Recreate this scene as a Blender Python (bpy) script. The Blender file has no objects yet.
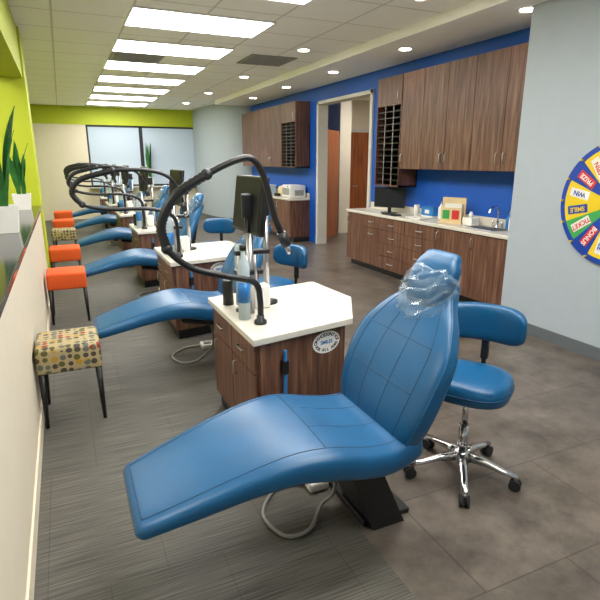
import bpy, bmesh, math, random
from mathutils import Vector, Matrix, noise
random.seed(4)
V = Vector
pi = math.pi

def C(r, g, b):
    def f(c):
        c /= 255.0
        return c/12.92 if c <= 0.04045 else ((c+0.055)/1.055)**2.4
    return (f(r), f(g), f(b), 1.0)

# ------------------------------------------------------------ materials
def base(name):
    m = bpy.data.materials.new(name); m.use_nodes = True
    nt = m.node_tree; p = nt.nodes['Principled BSDF']
    return m, nt, p

def mat(name, col, rough=0.5, metal=0.0, var=0.0, vs=8.0, bump=0.0, bs=200.0, spec=0.5, emit=0.0, coat=0.0):
    m, nt, p = base(name)
    p.inputs['Base Color'].default_value = col
    p.inputs['Roughness'].default_value = rough
    p.inputs['Metallic'].default_value = metal
    p.inputs['Specular IOR Level'].default_value = spec
    p.inputs['Coat Weight'].default_value = coat
    if emit:
        p.inputs['Emission Color'].default_value = col
        p.inputs['Emission Strength'].default_value = emit
    N = nt.nodes; L = nt.links
    tc = N.new('ShaderNodeTexCoord')
    if var:
        n = N.new('ShaderNodeTexNoise'); n.inputs['Scale'].default_value = vs; n.inputs['Detail'].default_value = 4
        L.new(tc.outputs['Object'], n.inputs['Vector'])
        r = N.new('ShaderNodeValToRGB')
        r.color_ramp.elements[0].position = 0.3; r.color_ramp.elements[1].position = 0.7
        r.color_ramp.elements[0].color = tuple(c*(1-var) for c in col[:3])+(1,)
        r.color_ramp.elements[1].color = tuple(min(1, c*(1+var)) for c in col[:3])+(1,)
        L.new(n.outputs['Fac'], r.inputs['Fac']); L.new(r.outputs['Color'], p.inputs['Base Color'])
    if bump:
        n = N.new('ShaderNodeTexNoise'); n.inputs['Scale'].default_value = bs; n.inputs['Detail'].default_value = 2
        L.new(tc.outputs['Object'], n.inputs['Vector'])
        b = N.new('ShaderNodeBump'); b.inputs['Strength'].default_value = bump; b.inputs['Distance'].default_value = 0.002
        L.new(n.outputs['Fac'], b.inputs['Height']); L.new(b.outputs['Normal'], p.inputs['Normal'])
    return m

def wood(name, c1, c2, c3, rough=0.42, sc=(38, 38, 2.2)):
    m, nt, p = base(name); N = nt.nodes; L = nt.links
    tc = N.new('ShaderNodeTexCoord'); mp = N.new('ShaderNodeMapping'); mp.inputs['Scale'].default_value = sc
    L.new(tc.outputs['Object'], mp.inputs['Vector'])
    n = N.new('ShaderNodeTexNoise'); n.inputs['Scale'].default_value = 1.0; n.inputs['Detail'].default_value = 6; n.inputs['Distortion'].default_value = 0.4
    L.new(mp.outputs['Vector'], n.inputs['Vector'])
    r = N.new('ShaderNodeValToRGB'); e = r.color_ramp.elements
    e[0].position = 0.3; e[0].color = c1; e[1].position = 0.7; e[1].color = c3
    k = e.new(0.5); k.color = c2
    L.new(n.outputs['Fac'], r.inputs['Fac']); L.new(r.outputs['Color'], p.inputs['Base Color'])
    p.inputs['Roughness'].default_value = rough
    return m

m_leather = mat('blue_leather', C(10, 80, 124), 0.36, var=0.10, vs=5, bump=0.25, bs=260, spec=0.5)
m_seam = mat('dark_blue_seam', C(10, 62, 98), 0.6)
m_black = mat('black_plastic', C(22, 22, 24), 0.38, var=0.1)
m_darkmetal = mat('dark_grey_metal', C(48, 50, 54), 0.4, metal=0.4, var=0.05)
m_chrome = mat('chrome', C(210, 210, 212), 0.18, metal=1.0, var=0.03)
m_steel = mat('brushed_steel', C(185, 185, 186), 0.32, metal=1.0, var=0.04)
m_white = mat('white_plastic', C(235, 234, 230), 0.35, var=0.02)
m_quartz = mat('white_quartz', C(214, 209, 196), 0.22, var=0.035, vs=60)
m_wood = wood('walnut_laminate', C(70, 43, 32), C(102, 69, 53), C(130, 96, 76))
m_woodd = wood('walnut_laminate_dark', C(64, 38, 28), C(92, 59, 45), C(118, 82, 64))
m_doorwood = wood('cherry_door', C(118, 56, 24), C(148, 78, 36), C(170, 98, 48), sc=(25, 25, 1.5))
m_lime = mat('lime_paint', C(180, 192, 34), 0.6, var=0.02, bump=0.05)
m_blue = mat('blue_paint', C(0, 82, 180), 0.55, var=0.02, bump=0.05)
m_grey = mat('pale_grey_paint', C(166, 176, 184), 0.6, var=0.015, bump=0.05)
m_cream = mat('cream_paint', C(222, 212, 190), 0.6, var=0.015, bump=0.05)
m_ceilw = mat('soffit_white', C(250, 248, 244), 0.7, var=0.01)
m_base = mat('grey_rubber_base', C(92, 98, 102), 0.55, var=0.04)
m_trim = mat('trim_white_grey', C(205, 203, 196), 0.5, var=0.02)
m_granite = mat('black_granite', C(40, 40, 42), 0.12, var=0.5, vs=90)
m_orange = mat('orange_fabric', C(214, 84, 24), 0.85, var=0.12, vs=60, bump=0.5, bs=400)
m_leaf = mat('leaf_green', C(40, 104, 38), 0.45, var=0.35, vs=14)
m_soil = mat('soil', C(50, 36, 26), 0.9, var=0.3, vs=60)
m_panel = mat('light_panel', (1, 0.975, 0.93, 1), 0.5, emit=17)
m_down = mat('downlight_lens', (1, 0.9, 0.72, 1), 0.5, emit=35)
m_shade = mat('window_shade', C(176, 190, 204), 0.8, emit=0.2)
m_rubber = mat('black_rubber', C(30, 30, 30), 0.7, var=0.1)
m_hose = mat('grey_hose', C(150, 148, 142), 0.5, var=0.05)
m_screen = mat('screen_glass', C(20, 24, 30), 0.55, spec=0.3)
m_label = mat('label_blue', C(40, 120, 190), 0.4, var=0.05)
m_red = mat('red_paint', C(205, 50, 45), 0.45, var=0.05)
m_yel = mat('yellow_paint', C(226, 196, 30), 0.45, var=0.04)
m_navy = mat('navy_paint', C(14, 62, 160), 0.45, var=0.04)
m_green = mat('green_paint', C(60, 160, 80), 0.45, var=0.04)
m_beige = mat('beige_card', C(218, 196, 150), 0.6, var=0.06)
m_paper = mat('paper', C(232, 230, 222), 0.7, var=0.02)
m_vent = mat('vent_grey', C(150, 148, 142), 0.6, var=0.1)
m_clear = mat('clear_plastic_body', C(180, 196, 204), 0.1, var=0.04)

def plastic():
    m = bpy.data.materials.new('clear_crinkled_plastic'); m.use_nodes = True
    nt = m.node_tree; N = nt.nodes; L = nt.links; p = N['Principled BSDF']; out = N['Material Output']
    p.inputs['Base Color'].default_value = C(190, 208, 222); p.inputs['Roughness'].default_value = 0.06
    p.inputs['Specular IOR Level'].default_value = 1.0
    t = N.new('ShaderNodeBsdfTransparent'); mx = N.new('ShaderNodeMixShader')
    lw = N.new('ShaderNodeLayerWeight'); lw.inputs['Blend'].default_value = 0.25
    r = N.new('ShaderNodeMapRange'); r.inputs['To Min'].default_value = 0.06; r.inputs['To Max'].default_value = 0.6
    L.new(lw.outputs['Facing'], r.inputs['Value']); L.new(r.outputs[0], mx.inputs['Fac'])
    L.new(t.outputs[0], mx.inputs[1]); L.new(p.outputs[0], mx.inputs[2]); L.new(mx.outputs[0], out.inputs['Surface'])
    return m
m_film = plastic()

def pattern():
    m, nt, p = base('dotted_fabric'); N = nt.nodes; L = nt.links
    tc = N.new('ShaderNodeTexCoord'); v = N.new('ShaderNodeTexVoronoi'); v.inputs['Scale'].default_value = 22
    v.inputs['Randomness'].default_value = 0.3
    L.new(tc.outputs['Object'], v.inputs['Vector'])
    sep = N.new('ShaderNodeSeparateColor'); L.new(v.outputs['Color'], sep.inputs['Color'])
    r = N.new('ShaderNodeValToRGB'); r.color_ramp.interpolation = 'CONSTANT'; e = r.color_ramp.elements
    e[0].position = 0; e[0].color = C(92, 90, 46); e[1].position = 0.25; e[1].color = C(140, 56, 36)
    for pos, c in ((0.36, C(74, 66, 56)), (0.62, C(176, 138, 44)), (0.76, C(96, 104, 94))):
        k = e.new(pos); k.color = c
    L.new(sep.outputs[0], r.inputs['Fac'])
    lt = N.new('ShaderNodeMath'); lt.operation = 'LESS_THAN'; lt.inputs[1].default_value = 0.56
    L.new(v.outputs['Distance'], lt.inputs[0])
    mx = N.new('ShaderNodeMix'); mx.data_type = 'RGBA'
    mx.inputs[6].default_value = C(170, 154, 116); L.new(lt.outputs[0], mx.inputs[0]); L.new(r.outputs['Color'], mx.inputs[7])
    L.new(mx.outputs[2], p.inputs['Base Color']); p.inputs['Roughness'].default_value = 0.85
    return m
m_pattern = pattern()

def carpet():
    m, nt, p = base('ribbed_carpet_plank'); N = nt.nodes; L = nt.links
    tc = N.new('ShaderNodeTexCoord'); mp = N.new('ShaderNodeMapping'); mp.inputs['Scale'].default_value = (3.0, 210, 1)
    L.new(tc.outputs['Object'], mp.inputs['Vector'])
    n = N.new('ShaderNodeTexNoise'); n.inputs['Scale'].default_value = 1; n.inputs['Detail'].default_value = 3
    L.new(mp.outputs['Vector'], n.inputs['Vector'])
    r = N.new('ShaderNodeValToRGB'); r.color_ramp.elements[0].position = 0.34; r.color_ramp.elements[1].position = 0.68
    r.color_ramp.elements[0].color = C(52, 51, 47); r.color_ramp.elements[1].color = C(112, 108, 99)
    L.new(n.outputs['Fac'], r.inputs['Fac'])
    br = N.new('ShaderNodeTexBrick'); br.inputs['Scale'].default_value = 1; br.inputs['Brick Width'].default_value = 0.46
    br.inputs['Row Height'].default_value = 0.92; br.inputs['Mortar Size'].default_value = 0.002
    br.inputs['Color1'].default_value = (0.9, 0.9, 0.9, 1); br.inputs['Color2'].default_value = (1, 1, 1, 1); br.inputs['Mortar'].default_value = (0.6, 0.6, 0.6, 1)
    L.new(tc.outputs['Object'], br.inputs['Vector'])
    mx = N.new('ShaderNodeMix'); mx.data_type = 'RGBA'; mx.blend_type = 'MULTIPLY'; mx.inputs[0].default_value = 1
    L.new(r.outputs['Color'], mx.inputs[6]); L.new(br.outputs['Color'], mx.inputs[7]); L.new(mx.outputs[2], p.inputs['Base Color'])
    p.inputs['Roughness'].default_value = 0.6
    b = N.new('ShaderNodeBump'); b.inputs['Strength'].default_value = 0.3; b.inputs['Distance'].default_value = 0.003
    L.new(n.outputs['Fac'], b.inputs['Height']); L.new(b.outputs['Normal'], p.inputs['Normal'])
    return m
def tile():
    m, nt, p = base('slate_tile'); N = nt.nodes; L = nt.links
    tc = N.new('ShaderNodeTexCoord')
    n = N.new('ShaderNodeTexNoise'); n.inputs['Scale'].default_value = 3.4; n.inputs['Detail'].default_value = 9; n.inputs['Roughness'].default_value = 0.68
    L.new(tc.outputs['Object'], n.inputs['Vector'])
    r = N.new('ShaderNodeValToRGB'); e = r.color_ramp.elements
    e[0].position = 0.34; e[0].color = C(66, 59, 53); e[1].position = 0.68; e[1].color = C(116, 107, 98)
    L.new(n.outputs['Fac'], r.inputs['Fac'])
    br = N.new('ShaderNodeTexBrick'); br.inputs['Scale'].default_value = 1; br.inputs['Brick Width'].default_value = 0.9
    br.inputs['Row Height'].default_value = 0.6; br.inputs['Mortar Size'].default_value = 0.004
    br.inputs['Color1'].default_value = (0.88, 0.88, 0.88, 1); br.inputs['Color2'].default_value = (1, 1, 1, 1); br.inputs['Mortar'].default_value = (0.5, 0.5, 0.5, 1)
    L.new(tc.outputs['Object'], br.inputs['Vector'])
    mx = N.new('ShaderNodeMix'); mx.data_type = 'RGBA'; mx.blend_type = 'MULTIPLY'; mx.inputs[0].default_value = 1
    L.new(r.outputs['Color'], mx.inputs[6]); L.new(br.outputs['Color'], mx.inputs[7]); L.new(mx.outputs[2], p.inputs['Base Color'])
    p.inputs['Roughness'].default_value = 0.32
    b = N.new('ShaderNodeBump'); b.inputs['Strength'].default_value = 0.15; b.inputs['Distance'].default_value = 0.004
    L.new(n.outputs['Fac'], b.inputs['Height']); L.new(b.outputs['Normal'], p.inputs['Normal'])
    return m
def ceiltile():
    m, nt, p = base('acoustic_ceiling_tile'); N = nt.nodes; L = nt.links
    tc = N.new('ShaderNodeTexCoord'); mp = N.new('ShaderNodeMapping'); mp.inputs['Location'].default_value = (-0.8+0.725*10, -0.15+0.75*20, 0)
    L.new(tc.outputs['Object'], mp.inputs['Vector'])
    br = N.new('ShaderNodeTexBrick'); br.offset = 0; br.inputs['Scale'].default_value = 1; br.inputs['Brick Width'].default_value = 0.725
    br.inputs['Row Height'].default_value = 0.75; br.inputs['Mortar Size'].default_value = 0.012
    br.inputs['Color1'].default_value = C(250, 247, 240); br.inputs['Color2'].default_value = C(252, 250, 244); br.inputs['Mortar'].default_value = C(214, 210, 202)
    L.new(mp.outputs['Vector'], br.inputs['Vector']); L.new(br.outputs['Color'], p.inputs['Base Color'])
    p.inputs['Roughness'].default_value = 0.85
    return m
m_carpet, m_tile, m_ceil = carpet(), tile(), ceiltile()

# ------------------------------------------------------------ mesh builder
def catmull(pts, k):
    if k <= 1 or len(pts) < 3: return [tuple(p) for p in pts]
    out = []; n = len(pts)
    for i in range(n-1):
        p0 = pts[max(i-1, 0)]; p1 = pts[i]; p2 = pts[i+1]; p3 = pts[min(i+2, n-1)]
        for j in range(k):
            t = j/k
            out.append(tuple(0.5*((2*b)+(-a+c)*t+(2*a-5*b+4*c-d)*t*t+(-a+3*b-3*c+d)*t**3) for a, b, c, d in zip(p0, p1, p2, p3)))
    out.append(tuple(pts[-1])); return out

class B:
    def __init__(s, name): s.name = name; s.bm = bmesh.new(); s.mats = []; s.M = Matrix.Identity(4)
    def mi(s, m):
        if m not in s.mats: s.mats.append(m)
        return s.mats.index(m)
    def merge(s, t, m, smooth=None, M=None):
        i = s.mi(m)
        for f in t.faces:
            f.material_index = i
            if smooth is not None: f.smooth = smooth
        T = s.M @ M if M is not None else s.M
        bmesh.ops.transform(t, matrix=T, verts=t.verts)
        me = bpy.data.meshes.new('tmp'); t.to_mesh(me); t.free(); s.bm.from_mesh(me); bpy.data.meshes.remove(me)
    def box(s, lo, hi, m, bev=0, M=None, seg=2):
        t = bmesh.new(); bmesh.ops.create_cube(t, size=1)
        lo = V(lo); hi = V(hi); c = (lo+hi)/2; d = hi-lo
        for v in t.verts: v.co = V((v.co.x*d.x, v.co.y*d.y, v.co.z*d.z))+c
        if bev: bmesh.ops.bevel(t, geom=list(t.edges), offset=min(bev, min(d)*0.49), segments=seg, profile=0.5, affect='EDGES')
        s.merge(t, m, seg > 2, M)
    def cyl(s, p0, p1, r0, m, r1=None, n=20, M=None):
        p0 = V(p0); p1 = V(p1); r1 = r0 if r1 is None else r1
        ax = (p1-p0).normalized(); a = ax.orthogonal().normalized(); b = ax.cross(a)
        t = bmesh.new(); A = []; D = []
        for i in range(n):
            g = 2*pi*i/n; d = a*math.cos(g)+b*math.sin(g)
            A.append(t.verts.new(p0+d*r0)); D.append(t.verts.new(p1+d*r1))
        for i in range(n):
            j = (i+1) % n; f = t.faces.new((A[i], A[j], D[j], D[i])); f.smooth = True
        t.faces.new(A[::-1]); t.faces.new(D)
        s.merge(t, m, None, M)
    def loft(s, rings, m, M=None, caps=True, smooth=True):
        t = bmesh.new(); R = [[t.verts.new(p) for p in r] for r in rings]; n = len(rings[0])
        for a, b in zip(R, R[1:]):
            for i in range(n):
                j = (i+1) % n
                f = t.faces.new((a[i], a[j], b[j], b[i])); f.smooth = smooth
        if caps:
            f = t.faces.new(R[0][::-1]); f.smooth = False; f = t.faces.new(R[-1]); f.smooth = False
        bmesh.ops.recalc_face_normals(t, faces=t.faces)
        s.merge(t, m, None, M)
    def tube(s, pts, r, m, n=10, k=6, corr=0, M=None):
        P = [V(p) for p in catmull(pts, k)]
        rings = []; T = (P[1]-P[0]).normalized(); a = T.orthogonal().normalized()
        for i, p in enumerate(P):
            T = (P[min(i+1, len(P)-1)]-P[max(i-1, 0)]).normalized()
            a = (a-T*a.dot(T)).normalized(); b = T.cross(a)
            rr = r if not corr else r*(1+corr*(1 if i % 2 else -1))
            rings.append([p+(a*math.cos(2*pi*q/n)+b*math.sin(2*pi*q/n))*rr for q in range(n)])
        s.loft(rings, m, M)
    def lathe(s, prof, c, m, n=24, M=None):
        s.loft([[V((c[0]+r*math.cos(2*pi*q/n), c[1]+r*math.sin(2*pi*q/n), c[2]+z)) for q in range(n)] for r, z in prof], m, M)
    def prism(s, poly, z0, z1, m, bev=0, M=None):
        t = bmesh.new(); n = len(poly)
        A = [t.verts.new((x, y, z0)) for x, y in poly]; D = [t.verts.new((x, y, z1)) for x, y in poly]
        t.faces.new(A[::-1]); t.faces.new(D)
        for i in range(n): t.faces.new((A[i], A[(i+1) % n], D[(i+1) % n], D[i]))
        bmesh.ops.recalc_face_normals(t, faces=t.faces)
        if bev: bmesh.ops.bevel(t, geom=[e for e in t.edges], offset=bev, segments=2, profile=0.5, affect='EDGES')
        s.merge(t, m, False, M)
    def ball(s, c, r, m, sc=(1, 1, 1), M=None):
        t = bmesh.new(); bmesh.ops.create_uvsphere(t, u_segments=20, v_segments=12, radius=r)
        for v in t.verts: v.co = V((v.co.x*sc[0], v.co.y*sc[1], v.co.z*sc[2]))+V(c)
        s.merge(t, m, True, M)
    def pad(s, pts, m, e=4.0, n=36, k=6, disp=0):
        """pts: (x,z,w,th) along the xz plane, centred on y=0"""
        P = catmull(pts, k); rings = []; info = []
        def ring(c, T, w, th):
            nn = V((-T.z, 0, T.x)); o = []
            for q in range(n):
                g = 2*pi*q/n; cs, sn = math.cos(g), math.sin(g)
                y = w/2*math.copysign(abs(cs)**(2/e), cs); h = th/2*math.copysign(abs(sn)**(2/e), sn)
                p = c+nn*h+V((0, y, 0))
                if disp: p = p+(nn*math.copysign(1, sn)+V((0, math.copysign(0.6, cs), 0)))*disp*random.uniform(-0.6, 1)+T*disp*random.uniform(-0.8, 0.8)
                o.append(p)
            return o
        m_ = len(P)
        for i, p in enumerate(P):
            a = P[max(i-1, 0)]; b = P[min(i+1, m_-1)]
            T = V((b[0]-a[0], 0, b[1]-a[1])).normalized(); c = V((p[0], 0, p[1])); w, th = p[2], p[3]
            info.append((c, T, w, th))
        c, T, w, th = info[0]; d = th*0.5
        for g in (0.05, 0.25, 0.5, 0.75): rings.append(ring(c-T*d*math.cos(g*pi/2), T, w-2*d*(1-math.sin(g*pi/2)), th*math.sin(g*pi/2)))
        for c, T, w, th in info: rings.append(ring(c, T, w, th))
        c, T, w, th = info[-1]; d = th*0.5
        for g in (0.75, 0.5, 0.25, 0.05): rings.append(ring(c+T*d*math.cos(g*pi/2), T, w-2*d*(1-math.sin(g*pi/2)), th*math.sin(g*pi/2)))
        s.loft(rings, m, smooth=not disp)
        def surf(t, yf, off=0.0):
            x = t*(m_-1); i = min(int(x), m_-2); f = x-i
            a, b = info[i], info[i+1]
            c = a[0].lerp(b[0], f); T = a[1].lerp(b[1], f).normalized(); w = a[2]*(1-f)+b[2]*f; th = a[3]*(1-f)+b[3]*f
            nn = V((-T.z, 0, T.x)); h = th/2*(1-abs(yf)**e)**(1/e)
            return c+nn*(h+off)+V((0, w/2*yf, 0))
        return surf
    def text(s, body, size, M, m):
        cu = bpy.data.curves.new('t', 'FONT'); cu.body = body; cu.size = size; cu.align_x = 'CENTER'; cu.align_y = 'CENTER'; cu.extrude = 0.0008; cu.offset = size*0.02
        o = bpy.data.objects.new('t', cu); bpy.context.collection.objects.link(o)
        dg = bpy.context.evaluated_depsgraph_get(); me = bpy.data.meshes.new_from_object(o.evaluated_get(dg))
        t = bmesh.new(); t.from_mesh(me); s.merge(t, m, False, M)
        bpy.data.objects.remove(o); bpy.data.curves.remove(cu); bpy.data.meshes.remove(me)
    def mesh(s):
        me = bpy.data.meshes.new(s.name); s.bm.to_mesh(me); s.bm.free()
        for m in s.mats: me.materials.append(m)
        return me
    def done(s, loc=(0, 0, 0), rz=0):
        return put(s.name, s.mesh(), loc, rz)
def put(name, me, loc=(0, 0, 0), rz=0):
    o = bpy.data.objects.new(name, me); o.location = loc; o.rotation_euler = (0, 0, rz)
    bpy.context.collection.objects.link(o); return o
def simple(name, lo, hi, m, bev=0):
    b = B(name); b.box(lo, hi, m, bev); return b.done()

CZ = 3.08; SZ = 2.98; FY = 16.2; GX = 4.0; BX = 4.6
# ------------------------------------------------------------ room shell
simple('floor', (1.08, -2, -0.1), (9.0, FY, 0), m_tile)
simple('carpet_floor', (-2.4, -2, -0.1), (1.08, FY, 0), m_carpet)
simple('ceiling', (-2.4, -2, CZ), (9.0, FY, CZ+0.1), m_ceil)
simple('ceiling_soffit', (3.68, -2, SZ), (BX, 13.3, CZ), m_ceilw)
simple('wall_back', (-2.4, -2.1, 0), (GX, -2, CZ), m_grey)
b = B('wall_left'); b.box((-2.5, -2, 0), (-2.4, 7.0, CZ), m_cream); b.box((-2.5, 7.0, 0), (-2.4, FY, CZ), m_lime); b.box((-2.4, 7.2, 0), (-0.75, 7.3, CZ), m_lime); b.done()
simple('wall_left_partition', (-0.54, -2, 0), (-0.29, 7.0, 1.08), m_cream)
simple('ledge_countertop', (-0.60, -2, 1.081), (-0.265, 6.995, 1.12), m_granite, 0.006)
simple('trim_header', (-0.54, -2, 2.55), (-0.29, 7.0, CZ), m_lime)
simple('wall_left_column', (-0.75, 7.0, 0), (-0.27, 7.5, CZ), m_lime)
simple('wall_left_rear', (-0.85, 7.5, 0), (-0.75, FY, CZ), m_lime)
simple('baseboard_left', (-0.29, -2, 0), (-0.28, 7.0, 0.1), m_cream)
b = B('wall_far')
b.box((-2.4, FY, 0), (0.74, FY+0.15, 2.6), m_cream); b.box((3.82, FY, 0), (9, FY+0.15, 2.6), m_grey)
b.box((0.74, FY, 0), (3.82, FY+0.15, 0.9), m_cream); b.box((-2.4, FY-0.02, 2.6), (9, FY+0.15, CZ), m_lime)
b.done()
b = B('window_1')
for x0, x1 in ((0.74, 2.22), (2.22, 3.82)):
    b.box((x0, FY+0.03, 0.9), (x0+0.05, FY+0.08, 2.6), m_darkmetal); b.box((x1-0.05, FY+0.03, 0.9), (x1, FY+0.08, 2.6), m_darkmetal)
    b.box((x0, FY+0.03, 0.9), (x1, FY+0.08, 0.95), m_darkmetal); b.box((x0, FY+0.03, 2.55), (x1, FY+0.08, 2.6), m_darkmetal)
    b.box((x0+0.05, FY+0.05, 0.95), (x1-0.05, FY+0.07, 2.55), m_shade)
b.done()
simple('trim_window_sill', (0.70, FY-0.24, 0.87), (3.72, FY, 0.9), m_trim)
simple('wall_right_near', (GX, -2.1, 0), (4.75, 3.8, CZ), m_grey)
simple('baseboard_right', (GX-0.012, -2, 0), (GX, 3.8, 0.11), m_base)
b = B('wall_right'); b.box((BX, 3.8, 0), (4.75, 7.35, CZ), m_blue); b.box((BX, 9.35, 0), (4.75, 13.3, CZ), m_blue)
b.box((BX, 7.35, 2.72), (4.75, 9.35, CZ), m_blue); b.done()
b = B('trim_opening')
b.box((BX-0.03, 7.35, 0), (4.78, 7.43, 2.72), m_trim, 0.004); b.box((BX-0.03, 9.27, 0), (4.78, 9.35, 2.72), m_trim, 0.004)
b.box((BX-0.03, 7.35, 2.66), (4.78, 9.35, 2.72), m_trim, 0.004); b.done()
pts = catmull([(4.75, 13.25), (4.45, 13.3), (4.1, 13.6), (3.86, 14.3), (3.76, 15.2), (3.76, FY)], 6)
b = B('wall_curved')
t = bmesh.new(); A = [t.verts.new((x, y, 0)) for x, y in pts]; D = [t.verts.new((x, y, CZ)) for x, y in pts]
for i in range(len(pts)-1): t.faces.new((A[i], A[i+1], D[i+1], D[i])).smooth = True
b.merge(t, m_grey)
t = bmesh.new(); A = [t.verts.new((x-0.012, y-0.012, 0)) for x, y in pts]; D = [t.verts.new((x-0.012, y-0.012, 0.11)) for x, y in pts]
for i in range(len(pts)-1): t.faces.new((A[i], A[i+1], D[i+1], D[i])).smooth = True
b.merge(t, m_base)
b.done()
simple('wall_corridor_far', (4.75, 11.8, 0), (9, 11.9, CZ), m_cream)
simple('wall_corridor_near', (4.75, 6.4, 0), (9, 6.5, CZ), m_cream)
simple('wall_corridor_right', (8.4, 6.5, 0), (8.5, 11.8, CZ), m_cream)
simple('baseboard_corridor', (4.76, 11.785, 0), (6.6, 11.8, 0.1), m_base)
simple('wall_corridor_pier', (5.72, 10.5, 0), (6.0, 11.8, CZ), m_cream)
b = B('door_1')
b.box((6.62, 11.77, 0), (6.7, 11.8, 2.4), m_trim); b.box((7.6, 11.77, 0), (7.68, 11.8, 2.4), m_trim); b.box((6.62, 11.77, 2.32), (7.68, 11.8, 2.4), m_trim)
b.box((6.7, 11.75, 0.01), (7.6, 11.79, 2.32), m_doorwood, 0.003); b.cyl((6.78, 11.75, 1.0), (6.78, 11.69, 1.0), 0.012, m_steel); b.cyl((6.78, 11.69, 1.0), (6.9, 11.69, 1.0), 0.01, m_steel)
b.done()
b = B('door_2'); ang = math.atan2(0.709, 0.705); M = Matrix.Translation((5.0, 9.75, 0)) @ Matrix.Rotation(ang, 4, 'Z')
b.box((0, -0.022, 0.01), (0.85, 0.022, 2.25), m_doorwood, 0.003, M=M); b.cyl((0.78, -0.02, 1), (0.78, -0.08, 1), 0.012, m_steel, M=M); b.cyl((0.78, -0.08, 1), (0.66, -0.08, 1), 0.01, m_steel, M=M)
b.done()
b = B('ceiling_light_panel')
b.box((0.8, -0.365, CZ-0.012), (2.25, 0.365, CZ-0.002), m_panel)
for lo, hi in (((0.78, -0.385, CZ-0.018), (0.8, 0.385, CZ)), ((2.25, -0.385, CZ-0.018), (2.27, 0.385, CZ)), ((0.8, -0.385, CZ-0.018), (2.25, -0.365, CZ)), ((0.8, 0.365, CZ-0.018), (2.25, 0.385, CZ))):
    b.box(lo, hi, m_white)
me = b.mesh()
for k in range(-3, 8): put('ceiling_light_panel', me, (0, 4.53+1.5*k, 0))
put('ceiling_light_panel', me, (4.9, 9.3, 0))
put('ceiling_light_panel', me, (-3.0, 2.0, 0)); put('ceiling_light_panel', me, (-3.0, 5.5, 0))
b = B('recessed_downlight')
b.lathe([(0.07, -0.004), (0.1, -0.006), (0.105, 0.0)], (0, 0, 0), m_white); b.cyl((0, 0, -0.008), (0, 0, -0.003), 0.072, m_down)
me = b.mesh()
for y in (4.3, 6.86, 9.4, 11.9, 14.2): put('recessed_downlight', me, (3.15, y, CZ))
for y in (2.0, 3.9, 5.8, 7.7, 9.6, 11.5): put('recessed_downlight', me, (4.05 if y > 3.8 else 3.84, y, SZ))
b = B('air_vent'); b.box((-0.35, -0.36, -0.015), (0.35, 0.36, 0), m_vent, 0.004)
for i in range(11): b.box((-0.31, -0.32+0.06*i, -0.022), (0.31, -0.29+0.06*i, -0.012), m_hose if i % 2 else m_vent)
me = b.mesh(); put('air_vent', me, (2.95, 7.75, CZ)); put('air_vent', me, (1.16, 8.28, CZ)).scale = (1, 0.9, 1)

# ------------------------------------------------------------ dental chair
b = B('dental_chair')
body = [(0.13, 0.415, 0.45, 0.075), (0.28, 0.455, 0.50, 0.09), (0.48, 0.505, 0.55, 0.11), (0.66, 0.535, 0.59, 0.135), (0.80, 0.53, 0.62, 0.15),
        (0.95, 0.495, 0.62, 0.15), (1.08, 0.475, 0.60, 0.15), (1.20, 0.49, 0.56, 0.14)]
sf = b.pad(body, m_leather)
for yf in (-0.80, 0.80):
    b.tube([sf(t, yf, -0.0006) for t in [i/24 for i in range(0, 25)]], 0.0026, m_seam, n=6, k=2)
for t in (0.0, 0.56): b.tube([sf(t, -0.8+1.6*i/12, -0.0006) for i in range(13)], 0.0026, m_seam, n=6, k=1)
for yf in (-0.28, 0.28): b.tube([sf(0.56+0.42*i/8, yf, -0.0008) for i in range(9)], 0.0022, m_seam, n=6, k=1)
back = [(1.18, 0.49, 0.52, 0.12), (1.205, 0.60, 0.61, 0.135), (1.255, 0.74, 0.655, 0.125), (1.32, 0.87, 0.635, 0.11), (1.39, 0.98, 0.49, 0.095), (1.445, 1.05, 0.33, 0.08), (1.485, 1.11, 0.25, 0.07)]
sb = b.pad(back, m_leather)
for yf in (-0.72, 0.72): b.tube([sb(0.04+0.78*i/20, yf, -0.0006) for i in range(21)], 0.0026, m_seam, n=6, k=2)
for yf in (-0.25, 0.25): b.tube([sb(0.04+0.72*i/16, yf, -0.0008) for i in range(17)], 0.0022, m_seam, n=6, k=2)
for t in (0.3, 0.52): b.tube([sb(t, -0.72+1.44*i/12, -0.0008) for i in range(13)], 0.0022, m_seam, n=6, k=1)
for sgn in (-1, 1): b.tube([sb(0.02+0.95*i/24, 0.985*sgn, 0) for i in range(25)], 0.005, m_leather, n=6, k=2)
b.pad([(1.41, 1.06, 0.22, 0.08), (1.44, 1.12, 0.27, 0.10), (1.475, 1.19, 0.265, 0.09), (1.495, 1.225, 0.22, 0.075)], m_leather, e=3)
b.pad([(1.345, 0.94, 0.13, 0.03), (1.365, 0.98, 0.24, 0.075), (1.395, 1.04, 0.30, 0.10), (1.425, 1.10, 0.305, 0.12), (1.448, 1.145, 0.29, 0.115)], m_film, e=2.6, k=3, n=24, disp=0.012)
b.pad([(0.75, 0.435, 0.40, 0.05), (1.0, 0.40, 0.42, 0.06), (1.22, 0.42, 0.40, 0.06)], m_darkmetal)
b.box((1.24, -0.12, 0.44), (1.31, 0.12, 0.95), m_darkmetal, 0.02, M=Matrix.Translation((1.27, 0, 0.44)) @ Matrix.Rotation(0.2, 4, 'Y') @ Matrix.Translation((-1.27+0.03, 0, -0.44)))
P0 = [V((0.98, -0.10, 0.385)), V((1.13, -0.10, 0.385)), V((1.13, 0.16, 0.385)), V((0.98, 0.16, 0.385))]
P1 = [V((1.13, -0.10, 0.0)), V((1.30, -0.10, 0.0)), V((1.30, 0.18, 0.0)), V((1.13, 0.18, 0.0))]
b.loft([P0, P1], m_black, smooth=False)
b.box((1.10, -0.06, 0.0), (1.36, 0.30, 0.025), m_black, 0.008)
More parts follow.
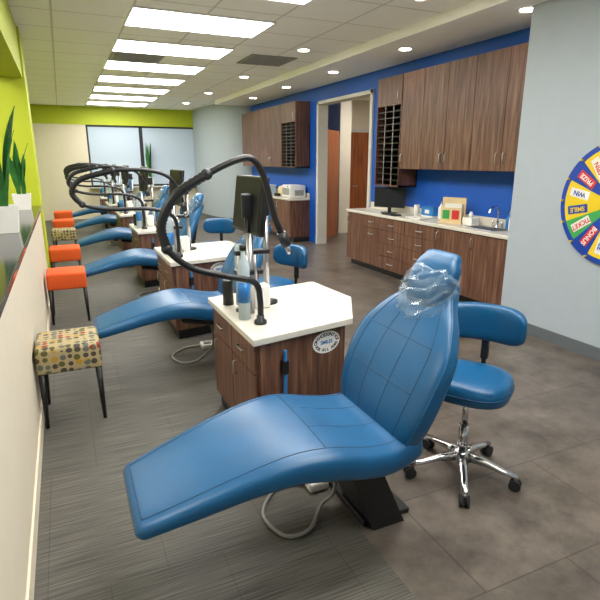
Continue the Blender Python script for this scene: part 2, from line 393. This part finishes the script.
b.box((0.98, 0.26, 0), (1.09, 0.38, 0.05), m_white, 0.015, seg=3); b.box((1.0, 0.28, 0.05), (1.07, 0.34, 0.065), m_hose, 0.006)
b.tube([(1.0, 0.32, 0.03), (0.90, 0.38, 0.01), (0.80, 0.34, 0.01), (0.70, 0.20, 0.01), (0.74, 0.03, 0.01), (0.86, 0.02, 0.01), (0.98, 0.14, 0.02), (1.04, 0.12, 0.10), (1.02, 0.08, 0.36)], 0.009, m_hose, k=8)
me = b.mesh()
UY = [0, 2.25, 4.5, 6.75, 9.0, 11.25]
for k, dy in enumerate(UY): put('dental_chair', me, (0, 1.78+dy, 0))

# ------------------------------------------------------------ treatment station cabinet (origin at y=2.9)
def station(first):
    b = B('treatment_station_cabinet')
    body = [(0.84, -0.50), (1.43, -0.37), (1.64, 0.02), (1.60, 0.46), (0.84, 0.34)]
    top = [(0.80, -0.55), (1.46, -0.42), (1.69, 0.0), (1.65, 0.52), (0.80, 0.38)]
    b.prism([(x*0.97+0.035, y*0.95) for x, y in body], 0, 0.09, m_black)
    b.prism(body, 0.09, 0.72, m_woodd); b.prism(top, 0.72, 0.76, m_quartz, 0.006)
    for y0, y1 in ((-0.49, -0.085), (-0.075, 0.33)):
        b.box((0.822, y0, 0.11), (0.84, y1, 0.53), m_wood, 0.002); b.box((0.822, y0, 0.54), (0.84, y1, 0.71), m_wood, 0.002)
        yc = (y0+y1)/2
        b.tube([(0.822, yc-0.05, 0.63), (0.80, yc-0.045, 0.63), (0.80, yc+0.045, 0.63), (0.822, yc+0.05, 0.63)], 0.004, m_steel, n=8, k=1)
        b.tube([(0.822, yc+0.12, 0.42), (0.80, yc+0.12, 0.425), (0.80, yc+0.12, 0.505), (0.822, yc+0.12, 0.51)], 0.004, m_steel, n=8, k=1)
    a = math.atan2(0.13, 0.59); M = Matrix.Translation((0.84, -0.50, 0)) @ Matrix.Rotation(a, 4, 'Z')
    b.box((0.01, -0.014, 0.10), (0.60, 0, 0.71), m_wood, 0.002, M=M)
    MP = M @ Matrix.Translation((0.455, -0.015, 0.635)) @ Matrix.Rotation(pi/2, 4, 'X')
    b.loft([[MP @ V((0.10*math.cos(2*pi*q/36), 0.066*math.sin(2*pi*q/36), z)) for q in range(36)] for z in (0, 0.003)], m_white, smooth=False)
    b.text('SMILES', 0.03, MP @ Matrix.Translation((0, 0, 0.004)), m_label)
    for i, ch in enumerate('ORTHODONTICS'):
        g = pi*0.97-i*pi*0.94/11
        b.text(ch, 0.028, MP @ Matrix.Translation((0.080*math.cos(g), 0.046*math.sin(g), 0.004)) @ Matrix.Rotation(g-pi/2, 4, 'Z'), m_black)
    for i, ch in enumerate('FOR ALL AGES'):
        g = pi*1.12+i*pi*0.76/11
        b.text(ch, 0.025, MP @ Matrix.Translation((0.080*math.cos(g), 0.046*math.sin(g), 0.004)) @ Matrix.Rotation(g+pi/2, 4, 'Z'), m_black)
    b.box((0.13, -0.05, 0.52), (0.17, -0.014, 0.60), m_black, 0.006, M=M)
    b.tube([(0.15, -0.035, 0.66), (0.15, -0.038, 0.56), (0.15, -0.036, 0.40)], 0.010, m_label, M=M)
    b.tube([(0.15, -0.036, 0.40), (0.18, -0.05, 0.2), (0.25, -0.04, 0.12), (0.3, -0.01, 0.2)], 0.006, m_hose, M=M)
    z = 0.76
    b.lathe([(0.045, 0), (0.045, 0.012), (0.015, 0.02), (0.012, 0.16)], (0.92, -0.02, z), m_darkmetal)
    b.cyl((1.12, 0.10, z), (1.12, 0.10, 1.36), 0.018, m_steel); b.lathe([(0.07, 0), (0.07, 0.015), (0.03, 0.025)], (1.12, 0.10, z), m_darkmetal)
    b.box((1.03, 0.05, 1.32), (1.13, 0.15, 1.42), m_black, 0.01)
    MM = Matrix.Translation((1.02, 0.10, 1.39)) @ Matrix.Rotation(0.12, 4, 'Y') @ Matrix.Rotation(0.02, 4, 'Z')
    b.box((-0.02, -0.24, -0.17), (0.02, 0.24, 0.17), m_black, 0.01, M=MM); b.box((-0.023, -0.225, -0.15), (-0.018, 0.225, 0.155), m_screen, M=MM)
    b.box((0.02, -0.12, -0.1), (0.035, 0.12, 0.1), m_darkmetal, 0.008, M=MM)
    b.lathe([(0.036, 0), (0.036, 0.30), (0.03, 0.33), (0.014, 0.36), (0.014, 0.40)], (0.88, -0.17, z), m_clear)
    b.cyl((0.88, -0.17, z+0.10), (0.88, -0.17, z+0.22), 0.0372, m_label)
    b.cyl((0.88, -0.17, z+0.40), (0.88, -0.17, z+0.43), 0.02, m_black)
    b.cyl((0.95, -0.08, z), (0.95, -0.08, z+0.48), 0.022, m_steel)
    b.box((0.86, -0.12, z+0.24), (1.02, -0.03, z+0.27), m_black, 0.008)
    for i in range(3):
        x = 0.875+0.05*i
        b.cyl((x, -0.11, z+0.18), (x-0.01, -0.125, z+0.36), 0.010, m_steel if i else m_white, r1=0.008)
        b.tube([(x, -0.11, z+0.18), (x+0.01, -0.15, z+0.05), (x+0.03, -0.12, z+0.015), (x+0.05, -0.03, z+0.02)], 0.005, m_hose)
    b.box((1.00, -0.02, z), (1.10, 0.05, z+0.14), m_white, 0.01, seg=3); b.box((1.015, -0.01, z+0.14), (1.085, 0.04, z+0.15), m_paper)
    b.lathe([(0.03, 0), (0.036, 0.09), (0.033, 0.09)], (1.0, 0.22, z), m_white)
    b.lathe([(0.034, 0), (0.034, 0.15), (0.03, 0.16)], (0.88, 0.16, z), m_black)
    # overhead tool shelf: dark clamps and a tall clear sleeve next to the monitor
    b.lathe([(0.028, 0), (0.028, 0.36), (0.02, 0.38)], (0.93, 0.06, z+0.02), m_clear)
    b.box((0.90, 0.03, z+0.33), (1.12, 0.09, z+0.36), m_black, 0.006)
    b.cyl((0.97, 0.02, z+0.2), (0.97, 0.02, z+0.56), 0.014, m_black)
    b.box((0.94, 0.0, z+0.56), (1.0, 0.04, z+0.70), m_darkmetal, 0.01)
    return b.mesh()
me = station(True)
for dy in UY: put('treatment_station_cabinet', me, (0, 2.9+dy, 0))

# ------------------------------------------------------------ black articulated arm
def arm(path, flex):
    b = B('flexible_lamp_arm')
    b.lathe([(0.036, 0), (0.036, 0.02), (0.022, 0.028), (0.022, 0.05)], (path[0][0], 0, 0.76), m_darkmetal)
    P = [(x, 0.0 + yo, z) for x, yo, z in path]
    b.tube(P, 0.0175, m_black, n=12, k=8)
    b.tube(P[flex[0]:flex[1]+1], 0.0245, m_black, n=12, k=14, corr=0.09)
    for i in (flex[0], flex[1]): b.ball(P[i], 0.03, m_darkmetal)
    e = V(P[-1]); d = (V(P[-1])-V(P[-2])).normalized()
    b.cyl(e-d*0.05, e+d*0.03, 0.027, m_darkmetal); b.cyl(e+d*0.03, e+d*0.08, 0.015, m_steel)
    return b.mesh()
a1 = arm([(0.93, 0, 0.77), (0.93, 0, 0.90), (0.90, 0, 1.0), (0.74, 0, 1.05), (0.56, 0, 1.11), (0.44, 0, 1.22), (0.42, 0, 1.34), (0.50, 0, 1.48), (0.66, 0, 1.58), (0.82, 0, 1.65), (0.91, 0, 1.65), (0.97, 0, 1.55), (1.02, 0, 1.36), (1.08, 0, 1.22)], (5, 8))
a2 = arm([(0.93, 0, 0.77), (0.93, 0, 0.95), (0.90, 0, 1.14), (0.70, 0, 1.22), (0.35, 0, 1.23), (0.13, 0, 1.28), (0.06, 0, 1.38), (0.14, 0, 1.49), (0.4, 0, 1.56), (0.7, 0, 1.56), (0.88, 0, 1.5), (0.97, 0, 1.36), (1.0, 0, 1.22)], (5, 8))
put('flexible_lamp_arm', a1, (0, 2.6, 0))
for i, dy in enumerate(UY[1:]):
    put('flexible_lamp_arm', a2, (0, 2.6+dy, 0))

# ------------------------------------------------------------ stool (backrest toward +x)
b = B('operator_stool')
b.lathe([(0.035, 0.07), (0.045, 0.08), (0.045, 0.13), (0.03, 0.15)], (0, 0, 0), m_chrome); b.cyl((0, 0, 0.14), (0, 0, 0.30), 0.026, m_chrome); b.cyl((0, 0, 0.28), (0, 0, 0.47), 0.016, m_chrome)
rot0 = math.radians(-127-33.5)
for i in range(5):
    g = rot0+i*2*pi/5; d = V((math.cos(g), math.sin(g), 0)); sd = V((-d.y, d.x, 0))
    rings = []
    for r, z, w, h in ((0.03, 0.115, 0.05, 0.05), (0.12, 0.11, 0.04, 0.035), (0.22, 0.085, 0.034, 0.026), (0.29, 0.075, 0.03, 0.022)):
        c = d*r+V((0, 0, z)); rings.append([c+sd*w/2*a+V((0, 0, h/2*q)) for a, q in ((-1, -0.6), (-0.6, -1), (0.6, -1), (1, -0.6), (1, 0.6), (0.6, 1), (-0.6, 1), (-1, 0.6))])
    b.loft(rings, m_chrome)
    c = d*0.28; b.cyl(c+V((0, 0, 0.05)), c+V((0, 0, 0.075)), 0.012, m_chrome)
    for sg in (-1, 1): b.cyl(c+sd*0.006*sg+V((0, 0, 0.03)), c+sd*0.024*sg+V((0, 0, 0.03)), 0.03, m_rubber)
    b.box((-0.02, -0.006, 0.03), (0.02, 0.006, 0.064), m_black, M=Matrix.Translation(c) @ Matrix.Rotation(g, 4, 'Z'))
b.box((-0.1, -0.08, 0.465), (0.22, 0.08, 0.485), m_black, 0.006)
def se(r1, r2, n=40, e=2.8): return [(r1*math.copysign(abs(math.cos(2*pi*q/n))**(2/e), math.cos(2*pi*q/n)), r2*math.copysign(abs(math.sin(2*pi*q/n))**(2/e), math.sin(2*pi*q/n))) for q in range(n)]
rings = []
for s_, z in ((0.88, 0.485), (0.97, 0.495), (1.0, 0.52), (1.0, 0.55), (0.97, 0.575), (0.9, 0.59), (0.7, 0.597), (0.35, 0.598), (0.05, 0.598)):
    rings.append([V((x*s_, y*s_, z)) for x, y in se(0.20, 0.215)])
b.loft(rings, m_leather)
b.tube([V((x*1.004, y*1.004, 0.535)) for x, y in se(0.20, 0.215)+[se(0.20, 0.215)[0]]], 0.003, m_seam, n=6, k=1)
b.tube([(0.12, 0, 0.475), (0.26, 0, 0.475), (0.315, 0, 0.50), (0.33, 0, 0.58), (0.335, 0, 0.76)], 0.013, m_black)
b.box((0.318, -0.02, 0.56), (0.350, 0.02, 0.70), m_darkmetal, 0.006)
rings = []; nn = 26
for i in range(nn+1):
    u = -1+2*i/nn; g = u*0.80; R = 0.30; c = V((0.02+R*math.cos(g), R*math.sin(g), 0.78))
    endf = math.sqrt(max(0.0, 1-abs(u)**5)); endf = max(endf, 0.08)
    d = V((math.cos(g), math.sin(g), 0)); H = 0.21*(0.6+0.4*endf); T = 0.075*endf
    H *= max(endf, 0.3)**0.5
    rings.append([c+d*(T/2*math.copysign(abs(math.cos(2*pi*q/24))**0.6, math.cos(2*pi*q/24)))+V((0, 0, H/2*math.copysign(abs(math.sin(2*pi*q/24))**0.6, math.sin(2*pi*q/24)))) for q in range(24)])
b.loft(rings, m_leather)
me = b.mesh()
put('operator_stool', me, (1.80, 1.87, 0), math.radians(33.5))
put('operator_stool', me, (1.62, 4.25, 0), math.radians(20))
put('operator_stool', me, (1.75, 6.6, 0), math.radians(60))
put('operator_stool', me, (1.75, 8.85, 0), math.radians(35))

# ------------------------------------------------------------ ottomans
def ottoman(m):
    b = B('upholstered_ottoman')
    b.box((-0.19, -0.20, 0.36), (0.19, 0.20, 0.53), m, 0.025, seg=4)
    b.tube([(-0.185, -0.195, 0.375), (0.185, -0.195, 0.375), (0.185, 0.195, 0.375), (-0.185, 0.195, 0.375), (-0.185, -0.195, 0.375)], 0.005, m, n=6, k=1)
    for sx in (-1, 1):
        for sy in (-1, 1): b.cyl((sx*0.165, sy*0.175, 0.365), (sx*0.172, sy*0.182, 0), 0.022, m_black, r1=0.012, n=12)
    return b.mesh()
mp_, mo_ = ottoman(m_pattern), ottoman(m_orange)
for y, me in ((3.52, mp_), (5.85, mo_), (7.5, mo_), (9.5, mp_), (11.05, mo_), (12.9, mo_)):
    put('upholstered_ottoman', me, (-0.075 if y > 5 else -0.085, y, 0))

# ------------------------------------------------------------ cabinets
def handle_v(b, x, y, z, L=0.13): b.tube([(x, y, z-L/2), (x-0.028, y, z-L/2+0.02), (x-0.032, y, z), (x-0.028, y, z+L/2-0.02), (x, y, z+L/2)], 0.006, m_steel, n=8, k=3)
def handle_h(b, x, y, z, L=0.13): b.tube([(x, y-L/2, z), (x-0.028, y-L/2+0.02, z), (x-0.032, y, z), (x-0.028, y+L/2-0.02, z), (x, y+L/2, z)], 0.006, m_steel, n=8, k=3)
def upper(name, ys, z0, z1, handles):
    b = B(name); X = 4.30
    b.box((X, min(ys), z0), (BX-0.002, max(ys), z1), m_woodd)
    for i in range(len(ys)-1):
        a, c = sorted((ys[i], ys[i+1])); b.box((X-0.02, a+0.004, z0+0.002), (X, c-0.004, z1-0.002), m_wood, 0.002)
        handle_v(b, X-0.02, (a+0.05) if handles[i] else (c-0.05), z0+0.14)
    return b
def rack(b, y0, y1, z0, zm, z1):
    X = 4.30
    b.box((X, y0, zm), (BX-0.002, y1, z1), m_wood); b.box((X-0.02, y0+0.003, zm), (X, y1-0.003, z1-0.002), m_wood, 0.002); handle_v(b, X-0.02, y0+0.06, zm+0.12)
    b.box((X-0.02, y0, z0), (BX-0.002, y0+0.02, zm), m_woodd); b.box((X-0.02, y1-0.02, z0), (BX-0.002, y1, zm), m_woodd); b.box((X-0.02, y0, z0), (BX-0.002, y1, z0+0.02), m_woodd)
    b.box((BX-0.02, y0, z0), (BX-0.002, y1, zm), m_black)
    n = 13
    for i in range(1, n): b.box((X-0.01, y0+0.02, z0+(zm-z0)*i/n), (BX-0.02, y1-0.02, z0+(zm-z0)*i/n+0.012), m_black)
    for f in (0.33, 0.66): b.box((X-0.012, y0+(y1-y0)*f-0.006, z0), (X-0.006, y0+(y1-y0)*f+0.006, zm), m_hose)
b = upper('wall_cabinet', [3.81, 4.28, 4.75, 5.21, 5.67, 6.13], 1.53, 2.76, [0, 1, 0, 1, 0]); b.done()
b = B('slotted_chart_rack'); rack(b, 6.14, 6.75, 1.28, 2.38, 2.76); b.done()
b = upper('wall_cabinet', [10.45, 11.1, 11.75, 12.4, 13.05], 1.50, 2.76, [0, 1, 0, 1]); b.done()
b = B('slotted_chart_rack'); rack(b, 9.7, 10.44, 1.5, 2.38, 2.76); b.done()
def basecab(name, y0, y1, cols, splash=True):
    b = B(name); X = 4.17
    b.box((X+0.07, y0, 0), (BX-0.002, y1, 0.10), m_black)
    b.box((X, y0, 0.10), (BX-0.002, y1, 0.85), m_woodd)
    b.box((X-0.04, y0-(0.0 if y0 < 4 else 0.02), 0.85), (BX-0.002, y1+0.02 if y1 < 8 else y1, 0.89), m_quartz, 0.005)
    b.box((BX-0.02, y0, 0.89), (BX-0.002, y1, 0.99), m_quartz)
    for a, c, kind in cols:
        if kind == 'door':
            b.box((X-0.02, a+0.003, 0.105), (X, c-0.003, 0.845), m_wood, 0.002); handle_v(b, X-0.02, c-0.05, 0.74)
        elif kind == 'doordrawer':
            b.box((X-0.02, a+0.003, 0.105), (X, c-0.003, 0.66), m_wood, 0.002); b.box((X-0.02, a+0.003, 0.67), (X, c-0.003, 0.845), m_wood, 0.002)
            handle_h(b, X-0.02, (a+c)/2, 0.76); handle_h(b, X-0.02, (a+c)/2, 0.58)
        else:
            zs = [0.105, 0.295, 0.48, 0.665, 0.845]
            for p, q in zip(zs, zs[1:]): b.box((X-0.02, a+0.003, p+0.003), (X, c-0.003, q-0.003), m_wood, 0.002); handle_h(b, X-0.02, (a+c)/2, (p+q)/2)
    return b
b = basecab('base_cabinet_counter', 3.81, 7.31, [(3.81, 4.5, 'door'), (4.5, 5.1, 'door'), (5.1, 5.75, 'drawer'), (5.75, 6.35, 'drawer'), (6.35, 6.83, 'doordrawer'), (6.83, 7.31, 'door')]); b.done()
b = basecab('base_cabinet_counter', 9.7, 13.0, [(9.7, 10.4, 'door'), (10.4, 11.1, 'drawer'), (11.1, 11.75, 'door'), (11.75, 12.4, 'door'), (12.4, 13.0, 'door')]); b.done()
CT = 0.891
b = B('sink'); b.box((4.22, 4.25, CT), (4.50, 4.72, CT+0.006), m_steel, 0.002); b.box((4.245, 4.275, CT+0.004), (4.475, 4.695, CT+0.0065), m_darkmetal, 0.001)
b.done()
b = B('faucet'); b.lathe([(0.028, 0), (0.028, 0.01), (0.016, 0.02), (0.014, 0.08)], (4.53, 4.48, CT), m_chrome)
b.tube([(4.53, 4.48, CT+0.07), (4.53, 4.48, CT+0.18), (4.49, 4.48, CT+0.24), (4.42, 4.48, CT+0.23), (4.39, 4.48, CT+0.17)], 0.011, m_chrome); b.box((4.52, 4.40, CT), (4.545, 4.425, CT+0.07), m_chrome, 0.004); b.box((4.52, 4.535, CT), (4.545, 4.56, CT+0.07), m_chrome, 0.004)
b.done()
for x, y, m1, h in ((4.54, 4.19, m_clear, 0.22), (4.50, 4.10, m_white, 0.24), (4.54, 4.32, m_label, 0.17), (4.42, 4.16, m_white, 0.19), (4.50, 5.45, m_white, 0.2)):
    b = B('soap_dispenser'); b.lathe([(0.032, 0), (0.036, 0.01), (0.036, h-0.05), (0.015, h-0.02), (0.012, h)], (x, y, CT), m1); b.cyl((x, y, CT+h), (x, y, CT+h+0.04), 0.006, m_white); b.box((x-0.05, y-0.01, CT+h+0.035), (x+0.01, y+0.01, CT+h+0.05), m_label, 0.003); b.done()
b = B('paper_towel_dispenser'); b.box((4.45, 3.84, CT), (4.575, 4.04, CT+0.32), m_white, 0.02, seg=3); b.box((4.445, 3.9, CT+0.05), (4.452, 3.98, CT+0.09), m_darkmetal); b.done()
b = B('brochure_stand'); M = Matrix.Translation((4.36, 5.07, CT)) @ Matrix.Rotation(0.5, 4, 'Z')
b.box((-0.08, -0.15, 0), (0.08, 0.15, 0.02), m_beige, 0.003, M=M); b.box((0.05, -0.15, 0), (0.07, 0.15, 0.31), m_beige, 0.003, M=M); b.box((-0.03, -0.13, 0.02), (-0.02, 0.13, 0.19), m_beige, M=M); b.box((0.0, -0.12, 0.02), (0.03, 0.1, 0.24), m_paper, M=M)
b.box((-0.034, -0.1, 0.05), (-0.03, -0.01, 0.16), m_red, M=M); b.box((-0.034, 0.02, 0.05), (-0.03, 0.11, 0.16), m_green, M=M); b.done()
b = B('tissue_box'); b.box((4.38, 4.74, CT), (4.50, 4.90, CT+0.09), m_paper, 0.006); b.loft([[V((4.44+r*math.cos(g*pi/4), 4.82+r*math.sin(g*pi/4), CT+0.09+z)) for g in range(8)] for r, z in ((0.02, 0), (0.03, 0.03), (0.012, 0.07))], m_white); b.done()
b = B('glove_box'); b.box((4.45, 5.55, CT+0.03), (4.57, 5.8, CT+0.15), m_label, 0.004); b.box((4.447, 5.63, CT+0.06), (4.45, 5.72, CT+0.11), m_paper); b.box((4.45, 5.55, CT), (4.57, 5.8, CT+0.03), m_white, 0.004); b.done()
b = B('cup_stack'); b.lathe([(0.03, 0), (0.038, 0.1), (0.038, 0.12), (0.04, 0.14), (0.04, 0.16), (0.036, 0.16)], (4.45, 5.9, CT), m_white); b.done()
b = B('desktop_monitor'); M = Matrix.Translation((4.36, 6.45, CT)) @ Matrix.Rotation(0.55, 4, 'Z')
b.box((-0.08, -0.1, 0), (0.08, 0.1, 0.012), m_black, 0.005, M=M); b.box((0.0, -0.025, 0.01), (0.03, 0.025, 0.2), m_black, 0.005, M=M)
b.box((-0.02, -0.24, 0.08), (0.015, 0.24, 0.38), m_black, 0.008, M=M); b.box((-0.023, -0.225, 0.10), (-0.018, 0.225, 0.365), m_screen, M=M); b.done()
b = B('keyboard'); b.box((4.15, 6.0, CT), (4.27, 6.32, CT+0.018), m_black, 0.005)
for i in range(4):
    for j in range(11): b.box((4.157+0.027*i, 6.012+0.0275*j, CT+0.018), (4.18+0.027*i, 6.036+0.0275*j, CT+0.023), m_darkmetal)
b.done()
b = B('paper_stack')
for i in range(5): b.box((4.19, 5.5, CT+0.004*i), (4.38, 5.8, CT+0.004*i+0.003), m_paper, M=Matrix.Translation((4.3, 5.65, 0)) @ Matrix.Rotation(0.04*i, 4, 'Z') @ Matrix.Translation((-4.3, -5.65, 0)))
b.done()
b = B('sterilizer_machine'); b.box((4.2, 9.78, CT), (4.55, 10.25, CT+0.26), m_white, 0.03, seg=4); b.box((4.193, 9.83, CT+0.06), (4.2, 10.2, CT+0.2), m_hose, 0.003); b.cyl((4.19, 9.9, CT+0.23), (4.2, 9.9, CT+0.23), 0.015, m_darkmetal); b.box((4.3, 9.775, CT+0.05), (4.5, 9.785, CT+0.16), m_hose, 0.002); b.done()
b = B('model_trimmer'); b.lathe([(0.11, 0), (0.12, 0.02), (0.12, 0.14), (0.09, 0.2), (0.04, 0.22)], (4.38, 10.6, CT), m_beige); b.box((4.2, 10.5, CT), (4.28, 10.7, CT+0.06), m_darkmetal, 0.01); b.done()
b = B('storage_bin'); b.box((4.22, 11.3, CT), (4.5, 11.7, CT+0.18), m_clear, 0.01); b.box((4.21, 11.29, CT+0.18), (4.51, 11.71, CT+0.2), m_white, 0.005); b.done()

# ------------------------------------------------------------ prize wheel on grey wall
b = B('prize_wheel'); R = 0.5; cy, cz = 2.72, 1.31; X = GX-0.03
def W(r, g, dx=0.0): return V((X-dx, cy+r*math.cos(g), cz+r*math.sin(g)))
b.cyl((GX-0.001, cy, cz), (X, cy, cz), R, m_navy, n=64)
cols = [m_yel, m_navy, m_yel, m_white, m_yel, m_navy, m_green, m_yel]
words = ['WIN', 'PRIZE', 'SPIN', 'GIFT', 'FREE', 'BONUS', 'TICKET', 'SMILE']
NS = 16
for i in range(NS):
    g0 = 2*pi*i/NS; g1 = 2*pi*(i+1)/NS; t = bmesh.new()
    ot = [t.verts.new(W(0.455, g0+(g1-g0)*j/5, 0.003)) for j in range(6)]; it = [t.verts.new(W(0.10, g0+(g1-g0)*j/5, 0.003)) for j in range(6)]
    for j in range(5): t.faces.new((it[j], ot[j], ot[j+1], it[j+1]))
    b.merge(t, cols[i % 8])
    gm = (g0+g1)/2
    Mw = Matrix.Translation(W(0.33, gm, 0.004)) @ Matrix(((0, 0, -1, 0), (-1, 0, 0, 0), (0, 1, 0, 0), (0, 0, 0, 1))) @ Matrix.Rotation(pi-gm, 4, 'Z')
    b.box((-0.09, -0.035, 0), (0.09, 0.035, 0.002), (m_white, m_red, m_paper, m_navy)[i % 4], M=Mw)
    b.text(words[i % 8], 0.055, Mw @ Matrix.Translation((0, 0, 0.004)), (m_navy, m_white, m_red, m_yel)[i % 4])
    b.cyl(W(0.48, g0, 0.0), W(0.48, g0, 0.03), 0.008, m_yel, n=10)
b.cyl(W(0, 0, 0), W(0, 0, 0.03), 0.1, m_navy, n=32); b.cyl(W(0, 0, 0.03), W(0, 0, 0.05), 0.04, m_yel, n=24)
b.done()

# ------------------------------------------------------------ plants
def snake(b, c, n, h, pot_r, pot_h, spread=0.5, lw=0.032):
    c = V(c); s_ = pot_r
    ring = lambda r, z: [c+V((r*x, r*y, z)) for x, y in ((-1, -1), (1, -1), (1, 1), (-1, 1))]
    b.loft([ring(s_*0.82, 0), ring(s_, pot_h), ring(s_*0.9, pot_h), ring(s_*0.86, pot_h-0.02)], m_white, smooth=False)
    b.loft([ring(s_*0.86, pot_h-0.03), ring(s_*0.86, pot_h-0.018)], m_soil, smooth=False)
    for i in range(n):
        g = random.uniform(0, 2*pi); L = h*random.uniform(0.6, 1.0); sp = spread*random.uniform(0.1, 0.5)
        d = V((math.cos(g), math.sin(g), 0)); sd = V((-d.y, d.x, 0)); p0 = c+d*s_*0.3+V((0, 0, pot_h-0.02)); t = bmesh.new(); rows = []
        for j in range(11):
            u = j/10; w = lw*(0.6+1.2*u)*(1-u**3)+0.001
            p = p0+V((0, 0, L*u))+d*(sp*L*u*u)+sd*0.02*math.sin(u*4+i)
            tw = g+u*0.8; s2 = V((-math.sin(tw), math.cos(tw), 0))
            rows.append((t.verts.new(p-s2*w), t.verts.new(p+d*0.006), t.verts.new(p+s2*w)))
        for a, e in zip(rows, rows[1:]):
            for q in range(2): t.faces.new((a[q], a[q+1], e[q+1], e[q])).smooth = True
        b.merge(t, m_leaf)
b = B('potted_snake_plant'); snake(b, (-0.43, 4.45, 1.121), 15, 0.82, 0.10, 0.20, 0.75, 0.028); b.done()
b = B('potted_snake_plant'); snake(b, (-0.43, 6.5, 1.121), 9, 0.6, 0.09, 0.17, 0.5); b.done()
b = B('potted_snake_plant'); snake(b, (2.38, FY-0.13, 0.901), 16, 1.1, 0.09, 0.2, 0.16, 0.04); b.done()

# ------------------------------------------------------------ camera, world
cam = bpy.data.cameras.new('camera'); co = bpy.data.objects.new('camera', cam); bpy.context.collection.objects.link(co)
cam.lens = 30.72; cam.sensor_width = 36; cam.clip_start = 0.05
co.location = (0, 0, 1.65); co.rotation_euler = (math.radians(90-15.3), 0, math.radians(-24.3))
bpy.context.scene.camera = co
w = bpy.data.worlds.new('world'); bpy.context.scene.world = w; w.use_nodes = True
w.node_tree.nodes['Background'].inputs[0].default_value = (0.8, 0.87, 1, 1); w.node_tree.nodes['Background'].inputs[1].default_value = 0.8
bpy.context.scene.view_settings.view_transform = 'Standard'
